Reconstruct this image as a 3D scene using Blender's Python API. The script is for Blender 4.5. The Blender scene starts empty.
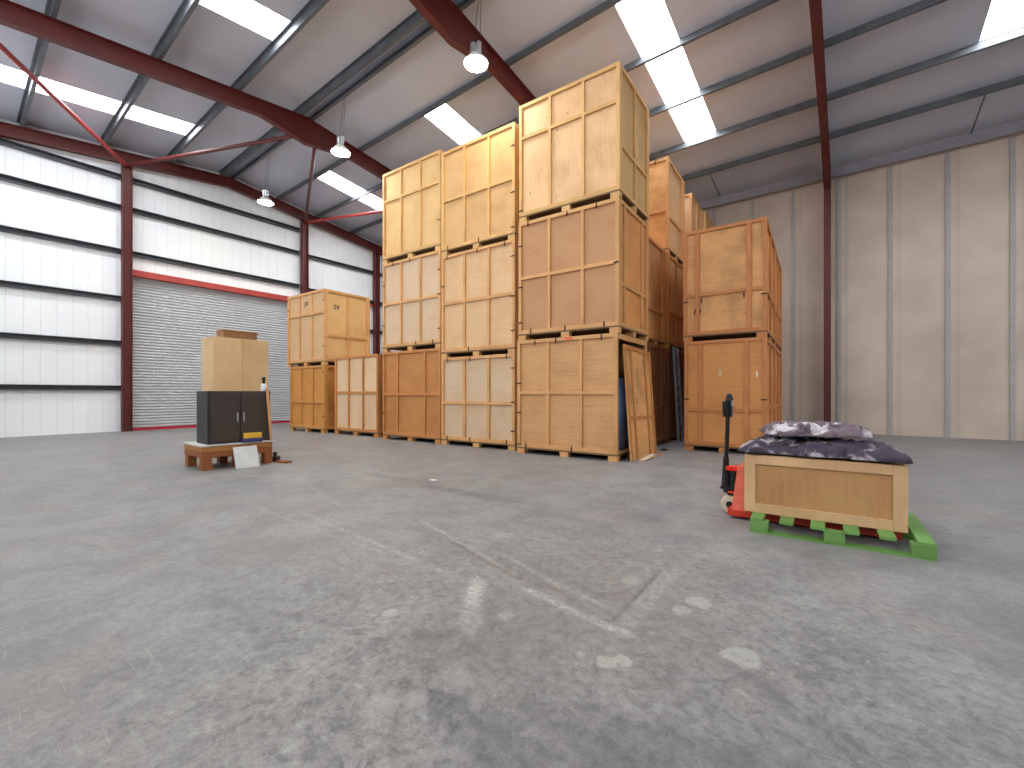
import bpy, bmesh, math, random
from mathutils import Vector, Matrix, noise
PI = math.pi
R = math.radians
random.seed(7)
scene = bpy.context.scene
COL = scene.collection

# ---------------------------------------------------------------- camera
cam_d = bpy.data.cameras.new('camera')
cam_d.sensor_width = 36.0
cam_d.lens = 435.3 / 1024 * 36.0
cam_d.shift_y = 9.5 / 1024
cam_d.clip_start = 0.05
cam = bpy.data.objects.new('camera', cam_d)
COL.objects.link(cam)
cam.location = (0, 0, 1.223)
cam.rotation_euler = (R(90), 0, R(37.6))
scene.camera = cam

# ---------------------------------------------------------------- world, exposure
w = bpy.data.worlds.new('overcast')
scene.world = w
w.use_nodes = True
w.node_tree.nodes['Background'].inputs[0].default_value = (0.85, 0.92, 1.0, 1)
w.node_tree.nodes['Background'].inputs[1].default_value = 1.0
scene.view_settings.view_transform = 'Standard'
scene.view_settings.look = 'None'
scene.view_settings.gamma = 1.0
scene.view_settings.exposure = 1.80
SKYLIGHT_POWER = 5.0
FILL_PANEL_POWER = 1.3
LAMP_POWER = 36.0

# ---------------------------------------------------------------- node materials
MATS = {}
def lin(c):
    return tuple(((v / 255) / 12.92 if v <= 10 else (((v / 255) + 0.055) / 1.055) ** 2.4) for v in c) + (1,)

class NT:
    def __init__(s, name):
        s.m = bpy.data.materials.new(name); s.m.use_nodes = True
        s.t = s.m.node_tree; s.b = s.t.nodes['Principled BSDF']
    def n(s, kind, **kw):
        nd = s.t.nodes.new(kind)
        for k, v in kw.items():
            if k.startswith('i_'):
                k2 = k[2:]
                nd.inputs[int(k2) if k2.isdigit() else k2.replace('_', ' ')].default_value = v
            else: setattr(nd, k, v)
        return nd
    def l(s, a, b): s.t.links.new(a, b)
    def ramp(s, src, stops):
        r = s.n('ShaderNodeValToRGB'); e = r.color_ramp.elements
        e[0].position, e[0].color = stops[0][0], stops[0][1]
        e[1].position, e[1].color = stops[-1][0], stops[-1][1]
        for p, c in stops[1:-1]:
            x = e.new(p); x.color = c
        s.l(src, r.inputs[0]); return r.outputs[0]
    def mix(s, f, a, b, mode='MIX'):
        m = s.n('ShaderNodeMix', data_type='RGBA', blend_type=mode)
        for i, v in ((0, f), (6, a), (7, b)):
            if hasattr(v, 'links') or hasattr(v, 'is_linked'): s.l(v, m.inputs[i])
            else: m.inputs[i].default_value = v
        return m.outputs[2]
    def math(s, op, a, b=0.0, clamp=False):
        m = s.n('ShaderNodeMath', operation=op, use_clamp=clamp)
        for i, v in ((0, a), (1, b)):
            if hasattr(v, 'is_linked'): s.l(v, m.inputs[i])
            else: m.inputs[i].default_value = v
        return m.outputs[0]

def g(v): return (v, v, v, 1)

def plain(name, rgb, rough=0.6, metal=0.0, var=0.12, scale=6.0, bump=0.0):
    if name in MATS: return MATS[name]
    k = NT(name)
    tc = k.n('ShaderNodeTexCoord')
    nz = k.n('ShaderNodeTexNoise', i_Scale=scale, i_Detail=6.0, i_Roughness=0.65)
    k.l(tc.outputs['Object'], nz.inputs['Vector'])
    c = lin(rgb)
    lo = tuple(v * (1 - var) for v in c[:3]) + (1,); hi = tuple(min(1, v * (1 + var)) for v in c[:3]) + (1,)
    k.l(k.ramp(nz.outputs[0], [(0.3, lo), (0.7, hi)]), k.b.inputs['Base Color'])
    k.b.inputs['Roughness'].default_value = rough
    k.b.inputs['Metallic'].default_value = metal
    if bump:
        bp = k.n('ShaderNodeBump', i_Strength=bump, i_Distance=0.01)
        k.l(nz.outputs[0], bp.inputs['Height']); k.l(bp.outputs[0], k.b.inputs['Normal'])
    MATS[name] = k.m
    return k.m

def wood(name, rgb, along='X', contrast=0.16, knots=0.0, rough=0.62, blotch=0.18):
    """plywood or sawn timber: long stretched grain, soft blotches, optional knots"""
    if name in MATS: return MATS[name]
    k = NT(name)
    tc = k.n('ShaderNodeTexCoord'); oi = k.n('ShaderNodeObjectInfo')
    off = k.n('ShaderNodeVectorMath', operation='SCALE'); off.inputs['Scale'].default_value = 37.0
    cmb = k.n('ShaderNodeCombineXYZ')
    k.l(oi.outputs['Random'], cmb.inputs[0]); k.l(oi.outputs['Random'], cmb.inputs[1]); k.l(oi.outputs['Random'], cmb.inputs[2])
    k.l(cmb.outputs[0], off.inputs[0])
    add = k.n('ShaderNodeVectorMath', operation='ADD')
    k.l(tc.outputs['Object'], add.inputs[0]); k.l(off.outputs[0], add.inputs[1])
    mp = k.n('ShaderNodeMapping')
    mp.inputs['Scale'].default_value = {'X': (1.2, 1.2, 22), 'Z': (22, 22, 1.2), 'Y': (1.2, 1.2, 22)}[along]
    k.l(add.outputs[0], mp.inputs[0])
    g1 = k.n('ShaderNodeTexNoise', i_Scale=1.6, i_Detail=8.0, i_Roughness=0.6, i_Distortion=0.9)
    k.l(mp.outputs[0], g1.inputs['Vector'])
    g2 = k.n('ShaderNodeTexNoise', i_Scale=1.7, i_Detail=4.0, i_Roughness=0.55)
    k.l(add.outputs[0], g2.inputs['Vector'])
    c = tuple(v * f for v, f in zip(lin(rgb)[:3], (0.96, 0.87, 0.76)))
    def sc(f, warm=0.0): return (min(1, c[0] * f), min(1, c[1] * f * (1 - warm)), min(1, c[2] * f * (1 - 2 * warm)), 1)
    base = k.ramp(g1.outputs[0], [(0.25, sc(1 - contrast * 1.6, 0.10)), (0.5, sc(1.0)), (0.75, sc(1 + contrast))])
    bl = k.ramp(g2.outputs[0], [(0.3, sc(1 - blotch * 1.5, 0.14)), (0.52, sc(1.0)), (0.75, sc(1 + blotch * 0.7))])
    col = k.mix(0.5, base, bl)
    if knots:
        vo = k.n('ShaderNodeTexVoronoi', i_Scale=4.2)
        mk = k.n('ShaderNodeMapping'); mk.inputs['Scale'].default_value = (1.3, 1.3, 0.7)
        k.l(add.outputs[0], mk.inputs[0]); k.l(mk.outputs[0], vo.inputs['Vector'])
        d = k.ramp(vo.outputs['Distance'], [(0.05, g(1)), (0.13, g(0))])
        col = k.mix(k.math('MULTIPLY', d, knots), col, sc(0.42, 0.2))
    # per-piece brightness
    hs = k.n('ShaderNodeHueSaturation')
    v = k.math('ADD', k.math('MULTIPLY', oi.outputs['Random'], 0.14), 0.93)
    k.l(v, hs.inputs['Value']); k.l(col, hs.inputs['Color'])
    k.l(hs.outputs[0], k.b.inputs['Base Color'])
    k.b.inputs['Roughness'].default_value = rough
    bp = k.n('ShaderNodeBump', i_Strength=0.18, i_Distance=0.004)
    k.l(g1.outputs[0], bp.inputs['Height']); k.l(bp.outputs[0], k.b.inputs['Normal'])
    MATS[name] = k.m
    return k.m

def concrete():
    k = NT('power_floated_concrete')
    geo = k.n('ShaderNodeNewGeometry')
    P = geo.outputs['Position']
    def noi(scale, detail=8, rough=0.6, dist=0.0, vec=None):
        n = k.n('ShaderNodeTexNoise', i_Scale=scale, i_Detail=float(detail), i_Roughness=rough, i_Distortion=dist)
        k.l(vec or P, n.inputs['Vector']); return n.outputs[0]
    big = noi(0.45, 6, 0.6, 0.6); mid = noi(2.2, 9, 0.68, 0.4); fine = noi(26, 6, 0.7); grit = noi(140, 3, 0.7)
    col = k.ramp(big, [(0.3, lin((134, 134, 136))), (0.55, lin((145, 144, 143))), (0.75, lin((153, 151, 148)))])
    col = k.mix(k.math('MULTIPLY', k.ramp(mid, [(0.36, g(1)), (0.54, g(0))]), 0.60), col, lin((108, 108, 110)))
    col = k.mix(k.math('MULTIPLY', k.ramp(mid, [(0.50, g(0)), (0.70, g(1))]), 0.40), col, lin((164, 161, 157)))
    tint = noi(0.9, 4, 0.5, 0.3)
    col = k.mix(k.math('MULTIPLY', k.ramp(tint, [(0.50, g(0)), (0.7, g(1))]), 0.40), col, lin((138, 124, 116)))
    sharp = noi(8.5, 11, 0.82, 1.2)
    mott = noi(14.0, 9, 0.8, 0.6)
    zone = noi(0.7, 5, 0.6, 0.5)
    dv = k.n('ShaderNodeVectorMath', operation='DISTANCE'); k.l(P, dv.inputs[0]); dv.inputs[1].default_value = (-0.9, 1.7, 0.0)
    worn = k.math('SUBTRACT', 1.55, k.math('MULTIPLY', dv.outputs['Value'], 0.52), True)
    zmask = k.math('MULTIPLY', k.ramp(zone, [(0.38, g(0.25)), (0.54, g(1))]), k.math('MAXIMUM', worn, 0.12))
    wm = k.math('MAXIMUM', worn, 0.3)
    col = k.mix(k.math('MULTIPLY', k.math('MULTIPLY', k.ramp(sharp, [(0.54, g(0)), (0.62, g(1))]), zmask), 0.8), col, lin((172, 169, 164)))
    col = k.mix(k.math('MULTIPLY', k.math('MULTIPLY', k.ramp(sharp, [(0.34, g(1)), (0.47, g(0))]), zmask), 0.9), col, lin((92, 91, 93)))
    col = k.mix(k.math('MULTIPLY', k.math('MULTIPLY', k.ramp(mott, [(0.40, g(1)), (0.5, g(0))]), wm), 0.6), col, lin((94, 93, 94)))
    col = k.mix(k.math('MULTIPLY', k.math('MULTIPLY', k.ramp(mott, [(0.52, g(0)), (0.62, g(1))]), wm), 0.42), col, lin((170, 167, 162)))
    sep = k.n('ShaderNodeSeparateXYZ'); k.l(P, sep.inputs[0]); X, Y = sep.outputs[0], sep.outputs[1]
    wob = k.math('MULTIPLY', k.math('SUBTRACT', noi(1.3, 3), 0.5), 0.5)
    wob2 = k.math('MULTIPLY', k.math('SUBTRACT', noi(9, 9, 0.8), 0.5), 0.62)
    brk = noi(3.0, 8, 0.75, 0.8)
    def seg(x0, y0, x1, y1, wid, colour, amt, soft=0.6, rag=1.0):
        """a scuff or tyre mark between two floor points"""
        nonlocal col
        dx, dy = x1 - x0, y1 - y0; L = math.hypot(dx, dy); ux, uy = dx / L, dy / L
        rx = k.math('SUBTRACT', X, x0); ry = k.math('SUBTRACT', Y, y0)
        al = k.math('ADD', k.math('MULTIPLY', rx, ux), k.math('MULTIPLY', ry, uy))
        ac = k.math('ADD', k.math('MULTIPLY', rx, -uy), k.math('MULTIPLY', ry, ux))
        ac = k.math('ADD', ac, k.math('MULTIPLY', wob, min(1.0, wid * 6) * rag))
        ac = k.math('ADD', ac, k.math('MULTIPLY', wob2, min(1.0, wid * 4) * rag))
        e = k.math('MAXIMUM', k.math('MULTIPLY', al, -1.0), k.math('SUBTRACT', al, L))
        e = k.math('MAXIMUM', e, 0.0)
        d = k.math('DIVIDE', k.math('ADD', k.math('ABSOLUTE', ac), k.math('MULTIPLY', e, 0.5)), wid)
        m = k.ramp(d, [(1 - soft if soft < 1 else 0.0, g(1)), (1.0, g(0))])
        m = k.math('MULTIPLY', m, k.ramp(brk, [(0.36, g(0.25)), (0.55, g(1))]))
        m = k.math('MULTIPLY', m, k.ramp(fine, [(0.4, g(0.25)), (0.6, g(1))]))
        col = k.mix(k.math('MULTIPLY', m, amt), col, lin(colour))
    def blob(x, y, r, colour, amt, edge=0.85):
        nonlocal col
        rx = k.math('SUBTRACT', X, x); ry = k.math('SUBTRACT', Y, y)
        d = k.math('SQRT', k.math('ADD', k.math('MULTIPLY', rx, rx), k.math('MULTIPLY', ry, ry)))
        d = k.math('ADD', k.math('DIVIDE', d, r), k.math('MULTIPLY', wob2, 3.2))
        m = k.ramp(d, [(edge, g(1)), (1.0, g(0))])
        m = k.math('MULTIPLY', m, k.ramp(fine, [(0.34, g(0.6)), (0.55, g(1))]))
        col = k.mix(k.math('MULTIPLY', m, amt), col, lin(colour))
    # warm brown rubbing across the middle of the floor
    blob(-1.2, 2.2, 1.3, (132, 122, 114), 0.45, 0.1)
    # dark smears in front of the crates
    seg(-5.7, 3.93, -4.4, 4.0, 0.16, (96, 98, 102), 0.75, 0.9, 0.6)
    seg(-4.3, 3.86, -3.0, 3.94, 0.17, (90, 92, 97), 0.85, 0.85, 0.6)
    seg(-3.0, 3.7, -1.8, 3.75, 0.14, (104, 106, 110), 0.5, 0.9, 0.6)
    # worn dark and rust-brown bands between the wheel lines
    seg(-2.55, 2.54, -1.75, 2.32, 0.06, (104, 84, 76), 0.8, 0.8, 0.5)
    seg(-1.48, 2.34, -1.02, 2.22, 0.055, (100, 88, 80), 0.75, 0.8, 0.5)
    seg(-1.6, 2.5, -1.15, 2.42, 0.05, (104, 94, 88), 0.6, 0.8, 0.5)
    seg(-0.95, 1.37, -0.52, 1.42, 0.09, (84, 84, 86), 0.75, 0.9, 0.8)
    seg(-0.80, 1.53, -0.25, 1.58, 0.09, (86, 86, 88), 0.7, 0.9, 0.8)
    seg(-0.60, 1.25, -0.2, 1.3, 0.14, (82, 82, 84), 0.75, 0.9, 0.8)
    seg(-0.74, 2.53, -0.25, 2.03, 0.10, (98, 98, 102), 0.5, 0.9, 0.8)
    seg(-1.26, 1.20, -0.86, 1.10, 0.085, (84, 85, 88), 0.95, 0.35, 0.6)
    # long pale lines left by pallet trucks
    seg(-6.2, 3.05, -4.3, 2.6, 0.05, (170, 167, 163), 0.4, 0.95)
    seg(-4.32, 2.21, -1.94, 2.06, 0.045, (176, 173, 169), 0.65, 0.9)
    seg(-5.03, 2.02, -2.37, 2.03, 0.04, (172, 169, 165), 0.4, 0.9)
    seg(-3.26, 2.80, -1.77, 2.34, 0.035, (178, 175, 171), 0.75, 0.9)
    seg(-1.58, 2.20, -0.90, 2.12, 0.05, (184, 181, 176), 0.9, 0.9)
    seg(-2.05, 2.58, -0.99, 2.20, 0.04, (176, 173, 169), 0.6, 0.9)
    seg(-1.55, 2.42, -0.95, 2.28, 0.03, (178, 175, 171), 0.6, 0.9)
    seg(-3.4, 3.4, 0.6, 2.7, 0.05, (166, 163, 160), 0.4, 0.95)
    seg(-2.9, 0.95, -2.1, 1.3, 0.045, (100, 100, 112), 0.7, 0.9)
    seg(-0.35, 2.0, 1.2, 1.1, 0.05, (168, 165, 161), 0.45, 0.95)
    # worn scuff block, old filled slot, repair patches
    seg(-1.90, 2.08, -1.58, 1.68, 0.085, (186, 183, 178), 0.85, 0.6, 0.5)
    seg(-1.86, 2.03, -1.62, 1.73, 0.06, (186, 183, 178), 0.8, 0.5, 0.4)
    seg(-0.95, 3.03, -0.92, 2.2, 0.065, (166, 161, 155), 0.85, 0.5, 0.2)
    seg(-1.02, 3.0, -1.0, 2.2, 0.020, (84, 82, 82), 1, 0.6, 0.1)
    blob(-0.87, 1.83, 0.055, (176, 173, 165), 0.8)
    blob(-0.81, 1.89, 0.042, (176, 173, 165), 0.75)
    blob(-0.39, 2.25, 0.088, (172, 170, 164), 0.8)
    blob(-0.69, 2.69, 0.075, (172, 169, 163), 0.85)
    blob(-0.74, 2.53, 0.06, (172, 169, 163), 0.7)
    blob(-1.12, 2.74, 0.08, (168, 165, 160), 0.7, 0.5)
    blob(-2.37, 2.92, 0.11, (166, 164, 160), 0.6, 0.5)
    blob(-2.02, 1.51, 0.05, (176, 174, 170), 0.8, 0.6)
    blob(-1.49, 1.88, 0.055, (174, 172, 168), 0.75, 0.6)
    blob(-0.99, 1.81, 0.03, (168, 165, 160), 0.7, 0.6)
    blob(-1.45, 1.02, 0.09, (162, 160, 155), 0.65, 0.4)
    blob(-1.37, 1.15, 0.06, (164, 162, 157), 0.6, 0.4)
    blob(-1.33, 1.36, 0.07, (164, 161, 156), 0.6, 0.4)
    blob(-1.69, 1.48, 0.12, (96, 95, 95), 0.6, 0.2)
    blob(-1.02, 1.22, 0.10, (96, 95, 96), 0.5, 0.2)
    blob(-0.5, 1.15, 0.6, (90, 90, 92), 0.55, 0.1)
    blob(-1.5, 1.6, 0.5, (112, 106, 102), 0.4, 0.1)
    blob(0.0, 1.6, 0.6, (92, 92, 94), 0.5, 0.1)
    # fine mottling and grit
    col = k.mix(0.55, col, k.ramp(fine, [(0.3, g(0.36)), (0.5, g(0.5)), (0.72, g(0.62))]), 'OVERLAY')
    col = k.mix(0.30, col, k.ramp(grit, [(0.3, g(0.25)), (0.7, g(0.75))]), 'OVERLAY')
    # hairline scratches
    mp = k.n('ShaderNodeMapping'); mp.inputs['Rotation'].default_value = (0, 0, 0.9); mp.inputs['Scale'].default_value = (1.2, 26, 1)
    k.l(P, mp.inputs[0])
    scr = noi(2.0, 5, 0.75, 0.5, mp.outputs[0])
    col = k.mix(k.math('MULTIPLY', k.ramp(scr, [(0.62, g(0)), (0.68, g(1))]), 0.28), col, lin((196, 193, 190)))
    mp2 = k.n('ShaderNodeMapping'); mp2.inputs['Rotation'].default_value = (0, 0, -0.35); mp2.inputs['Scale'].default_value = (0.8, 18, 1)
    k.l(P, mp2.inputs[0])
    scr2 = noi(2.6, 5, 0.75, 0.5, mp2.outputs[0])
    col = k.mix(k.math('MULTIPLY', k.ramp(scr2, [(0.61, g(0)), (0.68, g(1))]), 0.22), col, lin((112, 111, 113)))
    k.l(col, k.b.inputs['Base Color'])
    rr = k.ramp(mid, [(0.3, g(0.42)), (0.7, g(0.62))])
    k.l(rr, k.b.inputs['Roughness'])
    k.b.inputs['Specular IOR Level'].default_value = 0.35
    bp = k.n('ShaderNodeBump', i_Strength=0.35, i_Distance=0.006)
    k.l(k.math('ADD', k.math('MULTIPLY', fine, 0.5), mid), bp.inputs['Height']); k.l(bp.outputs[0], k.b.inputs['Normal'])
    return k.m

def sheet(name, rgb, axis, period, rough=0.5, strength=0.4, var=0.05, seam=0.10):
    """profiled cladding or lining: shallow ribs plus faint lap joints"""
    k = NT(name)
    geo = k.n('ShaderNodeNewGeometry')
    sep = k.n('ShaderNodeSeparateXYZ'); k.l(geo.outputs['Position'], sep.inputs[0])
    a = sep.outputs['XYZ'.index(axis)]
    fr = k.math('FRACT', k.math('DIVIDE', a, period))
    rib = k.ramp(fr, [(0.0, g(1)), (0.05, g(0)), (0.94, g(0)), (1.0, g(1))])
    nz = k.n('ShaderNodeTexNoise', i_Scale=0.8, i_Detail=5.0); k.l(geo.outputs['Position'], nz.inputs['Vector'])
    c = lin(rgb)
    lo = tuple(v * (1 - var) for v in c[:3]) + (1,); hi = tuple(min(1, v * (1 + var)) for v in c[:3]) + (1,)
    col = k.ramp(nz.outputs[0], [(0.3, lo), (0.7, hi)])
    col = k.mix(k.math('MULTIPLY', rib, seam), col, g(0.1))
    k.l(col, k.b.inputs['Base Color'])
    k.b.inputs['Roughness'].default_value = rough
    bp = k.n('ShaderNodeBump', i_Strength=strength, i_Distance=0.02)
    k.l(rib, bp.inputs['Height']); k.l(bp.outputs[0], k.b.inputs['Normal'])
    return k.m

def emitter(name, rgb, strength):
    k = NT(name)
    k.b.inputs['Base Color'].default_value = (0.8, 0.8, 0.8, 1)
    k.b.inputs['Emission Color'].default_value = rgb
    k.b.inputs['Emission Strength'].default_value = strength
    return k.m

# ---------------------------------------------------------------- mesh helpers
def NB(): return bmesh.new()

def bx(bm, x0, x1, y0, y1, z0, z1, mat=None):
    vs = [Vector((x, y, z)) for x in (x0, x1) for y in (y0, y1) for z in (z0, z1)]
    if mat is not None: vs = [mat @ v for v in vs]
    v = [bm.verts.new(p) for p in vs]
    for f in ((0, 1, 3, 2), (4, 6, 7, 5), (0, 4, 5, 1), (2, 3, 7, 6), (0, 2, 6, 4), (1, 5, 7, 3)):
        bm.faces.new([v[i] for i in f])
    return v

def prism(bm, prof, a, b):
    """closed profile of (p,q) mapped by function a (start) and b (end) to 3-D points"""
    va = [bm.verts.new(a(*p)) for p in prof]; vb = [bm.verts.new(b(*p)) for p in prof]
    n = len(prof)
    for i in range(n):
        bm.faces.new((va[i], va[(i + 1) % n], vb[(i + 1) % n], vb[i]))
    bm.faces.new(va[::-1]); bm.faces.new(vb)

def tube(bm, p0, p1, r0, r1=None, n=14, caps=True):
    r1 = r0 if r1 is None else r1
    p0, p1 = Vector(p0), Vector(p1)
    d = (p1 - p0).normalized()
    u = d.orthogonal().normalized(); v = d.cross(u)
    A = [bm.verts.new(p0 + (u * math.cos(2 * PI * i / n) + v * math.sin(2 * PI * i / n)) * r0) for i in range(n)]
    B = [bm.verts.new(p1 + (u * math.cos(2 * PI * i / n) + v * math.sin(2 * PI * i / n)) * r1) for i in range(n)]
    for i in range(n): bm.faces.new((A[i], A[(i + 1) % n], B[(i + 1) % n], B[i]))
    if caps: bm.faces.new(A[::-1]); bm.faces.new(B)

def lathe(bm, prof, n=28, origin=(0, 0, 0), axis='Z'):
    o = Vector(origin); rings = []
    for r, z in prof:
        ring = []
        for i in range(n):
            a = 2 * PI * i / n
            p = Vector((r * math.cos(a), r * math.sin(a), z))
            if axis == 'Y': p = Vector((p.x, p.z, p.y))
            if axis == 'X': p = Vector((p.z, p.x, p.y))
            ring.append(bm.verts.new(o + p))
        rings.append(ring)
    for a, b in zip(rings, rings[1:]):
        for i in range(n): bm.faces.new((a[i], a[(i + 1) % n], b[(i + 1) % n], b[i]))
    if prof[0][0] > 1e-4: bm.faces.new(rings[0][::-1])
    if prof[-1][0] > 1e-4: bm.faces.new(rings[-1])

def obj(name, bm, mat, parent=None, smooth=False, bevel=0.0):
    if bevel:
        bmesh.ops.bevel(bm, geom=[e for e in bm.edges], offset=bevel, segments=1, affect='EDGES', profile=0.5)
    bmesh.ops.recalc_face_normals(bm, faces=bm.faces)
    me = bpy.data.meshes.new(name); bm.to_mesh(me); bm.free()
    if smooth:
        for p in me.polygons: p.use_smooth = True
    me.materials.append(mat)
    o = bpy.data.objects.new(name, me); COL.objects.link(o)
    if parent is not None: o.parent = parent
    return o

def inst(name, me, parent, loc=(0, 0, 0), rot=(0, 0, 0)):
    o = bpy.data.objects.new(name, me); COL.objects.link(o)
    o.parent = parent; o.location = loc; o.rotation_euler = rot
    return o

def tag(o, label, cat, group=None):
    o['label'] = label; o['category'] = cat
    if group: o['group'] = group
    return o

def thing(name, label, cat, loc=(0, 0, 0), rz=0.0, group=None):
    o = bpy.data.objects.new(name, None); COL.objects.link(o)
    o.empty_display_size = 0.2
    o.location = loc; o.rotation_euler = (0, 0, rz)
    return tag(o, label, cat, group)

def struct(o):
    o['kind'] = 'structure'
    return o

# ---------------------------------------------------------------- building dimensions
XW, XE = -18.62, 12.0           # gable walls
YS, YN = -4.02, 16.90           # eaves walls
YR = 6.44                       # ridge
def zP(y): return 9.32 - 0.12 * abs(y - YR)      # underside of purlins
def zS(y): return zP(y) + 0.20                   # underside of roof lining
FRAMES = (-18.40, -12.60, -6.54, -0.48, 5.58, 11.64)
PURLINS = (6.64, 8.27, 9.93, 11.62, 13.38, 15.0)

concrete_m = concrete()
bm = NB(); bx(bm, XW, XE, YS, YN, -0.2, 0.0)
struct(obj('floor', bm, concrete_m))

# roof lining with openings for the rooflights
lining = sheet('roof_lining', (196, 200, 214), 'X', 1.0, 0.55, 0.08, 0.04, 0.03)
SKY_N = [(-15.72, -14.80), (-9.74, -8.82), (-3.84, -2.94), (2.2, 3.1), (8.2, 9.1)]
SKY_S = [(-16.4, -15.5), (-10.42, -9.54), (-4.4, -3.5), (7.6, 8.5)]
bm = NB()
def slab(x0, x1, y0, y1):
    v = [(x0, y0), (x1, y0), (x1, y1), (x0, y1)]
    lo = [bm.verts.new((x, y, zS(y))) for x, y in v]; hi = [bm.verts.new((x, y, zS(y) + 0.09)) for x, y in v]
    bm.faces.new(lo[::-1]); bm.faces.new(hi)
    for i in range(4): bm.faces.new((lo[i], lo[(i + 1) % 4], hi[(i + 1) % 4], hi[i]))
for sk, ya, yb, y0, y1 in ((SKY_N, YR, YN, 8.30, 13.36), (SKY_S, YS, YR, -0.55, 4.56)):
    x = XW
    for a, b in sk:
        slab(x, a, ya, yb); slab(a, b, ya, y0); slab(a, b, y1, yb); x = b
    slab(x, XE, ya, yb)
struct(obj('ceiling', bm, lining))

sky_m = emitter('rooflight_sheet', (0.93, 0.97, 1.0, 1), SKYLIGHT_POWER)
kerb_m = plain('rooflight_kerb', (196, 198, 196), 0.6)
wi = 0
for sk, y0, y1 in ((SKY_N, 8.30, 13.36), (SKY_S, -0.55, 4.56)):
    for a, b in sk:
        wi += 1
        t = bpy.data.objects.new('window_%d' % wi, None); COL.objects.link(t); struct(t)
        t.location = ((a + b) / 2, (y0 + y1) / 2, zS((y0 + y1) / 2))
        M = Matrix.Translation(-t.location)
        bm = NB()
        v = [(a, y0), (b, y0), (b, y1), (a, y1)]
        lo = [bm.verts.new(M @ Vector((x, y, zS(y) + 0.06))) for x, y in v]; hi = [bm.verts.new(M @ Vector((x, y, zS(y) + 0.08))) for x, y in v]
        bm.faces.new(lo[::-1]); bm.faces.new(hi)
        for i in range(4): bm.faces.new((lo[i], lo[(i + 1) % 4], hi[(i + 1) % 4], hi[i]))
        obj('rooflight_pane', bm, sky_m, t)
        bm = NB()
        for (xa, xb) in ((a - 0.001, a + 0.02), (b - 0.02, b + 0.001)):
            prism(bm, [(xa, -0.005), (xb, -0.005), (xb, 0.055), (xa, 0.055)],
                  lambda p, q: M @ Vector((p, y0, zS(y0) + q)), lambda p, q: M @ Vector((p, y1, zS(y1) + q)))
        obj('window_or_fill_frame', bm, kerb_m, t)

# unseen glowing panels added in the south wall to light the crate fronts
fill_m = emitter('added_fill_panel', (0.95, 0.98, 1.0, 1), FILL_PANEL_POWER)
for x0 in (-17.2, -11.4, -5.3, 0.8, 6.8):
    wi += 1
    t = bpy.data.objects.new('window_%d' % wi, None); COL.objects.link(t); struct(t)  # added light panel, not a known window of the building
    t.location = (x0 + 2.2, YS + 0.01, 5.6)
    bm = NB(); bx(bm, -2.2, 2.2, 0.0, 0.02, -1.5, 1.5); obj('window_pane', bm, fill_m, t)
    bm = NB()
    for a, b, c_, d in ((-2.26, -2.2, -1.56, 1.56), (2.2, 2.26, -1.56, 1.56), (-2.2, 2.2, 1.5, 1.56), (-2.2, 2.2, -1.56, -1.5)): bx(bm, a, b, 0, 0.05, c_, d)
    obj('window_or_fill_frame', bm, kerb_m, t)

# purlins: galvanised zeds running the length of the building
galv = plain('galvanised_steel', (96, 100, 106), 0.5, 0.15, 0.25, 3.0)
galv_dark = plain('dull_galvanised_steel', (78, 82, 87), 0.5, 0.4, 0.2, 3.0)
def zed(bm, y, zf, flip):
    s = -1 if flip else 1
    t = 0.006
    z = zf
    bxp = [(0, 0), (0.075, 0), (0.075, 0.02), (0.069, 0.02), (0.069, t), (t, t), (t, 0.194), (0.0, 0.2), (-0.065, 0.2), (-0.065, 0.18), (-0.059, 0.18), (-0.059, 0.194), (0, 0.194)]
    prism(bm, [(p * s, q) for p, q in bxp], lambda p, q: Vector((XW, y + p, z + q)), lambda p, q: Vector((XE, y + p, z + q)))
for y in PURLINS:
    for yy, fl in ((y, True), (2 * YR - y, False)):
        bm = NB(); zed(bm, yy, zP(yy), fl)
        struct(obj('purlin', bm, galv))
# eaves beams, boxed
eaves_m = plain('eaves_beam_paint', (150, 146, 156), 0.5, 0.2)
for y, s in ((16.57, 1), (2 * YR - 16.57, -1)):
    bm = NB(); bx(bm, XW, XE, min(y, y + s * 0.09), max(y, y + s * 0.09), 7.86, 8.12)
    struct(obj('eaves_beam', bm, eaves_m))
# anti-sag rods between the last purlin and the eaves
for x in (-15.5, -9.6, -3.52, 2.6):
    bm = NB(); tube(bm, (x, 15.0, zP(15.0) + 0.04), (x, 16.60, 8.10), 0.016, n=8)
    struct(obj('sag_rod', bm, galv_dark))

# portal frames: red-oxide I sections
red = plain('red_oxide_steel', (94, 33, 29), 0.5, 0.0, 0.2, 2.5)
red_bright = plain('red_oxide_tube', (176, 62, 56), 0.45, 0.0, 0.15, 3)
def ibeam_run(bm, p0, p1, d0, d1, wid=0.17, tf=0.016, tw=0.010, down=Vector((0, 0, -1)), side=Vector((1, 0, 0))):
    """tapered I section from p0 to p1 (top of section), depth d0..d1 along 'down'"""
    def ring(p, d):
        h = wid / 2
        pr = [(-h, 0), (h, 0), (h, tf), (tw / 2, tf), (tw / 2, d - tf), (h, d - tf), (h, d), (-h, d), (-h, d - tf), (-tw / 2, d - tf), (-tw / 2, tf), (-h, tf)]
        return [bm.verts.new(p + side * a + down * b) for a, b in pr]
    A, B = ring(Vector(p0), d0), ring(Vector(p1), d1)
    n = len(A)
    for i in range(n): bm.faces.new((A[i], A[(i + 1) % n], B[(i + 1) % n], B[i]))
    bm.faces.new(A[::-1]); bm.faces.new(B)
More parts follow.
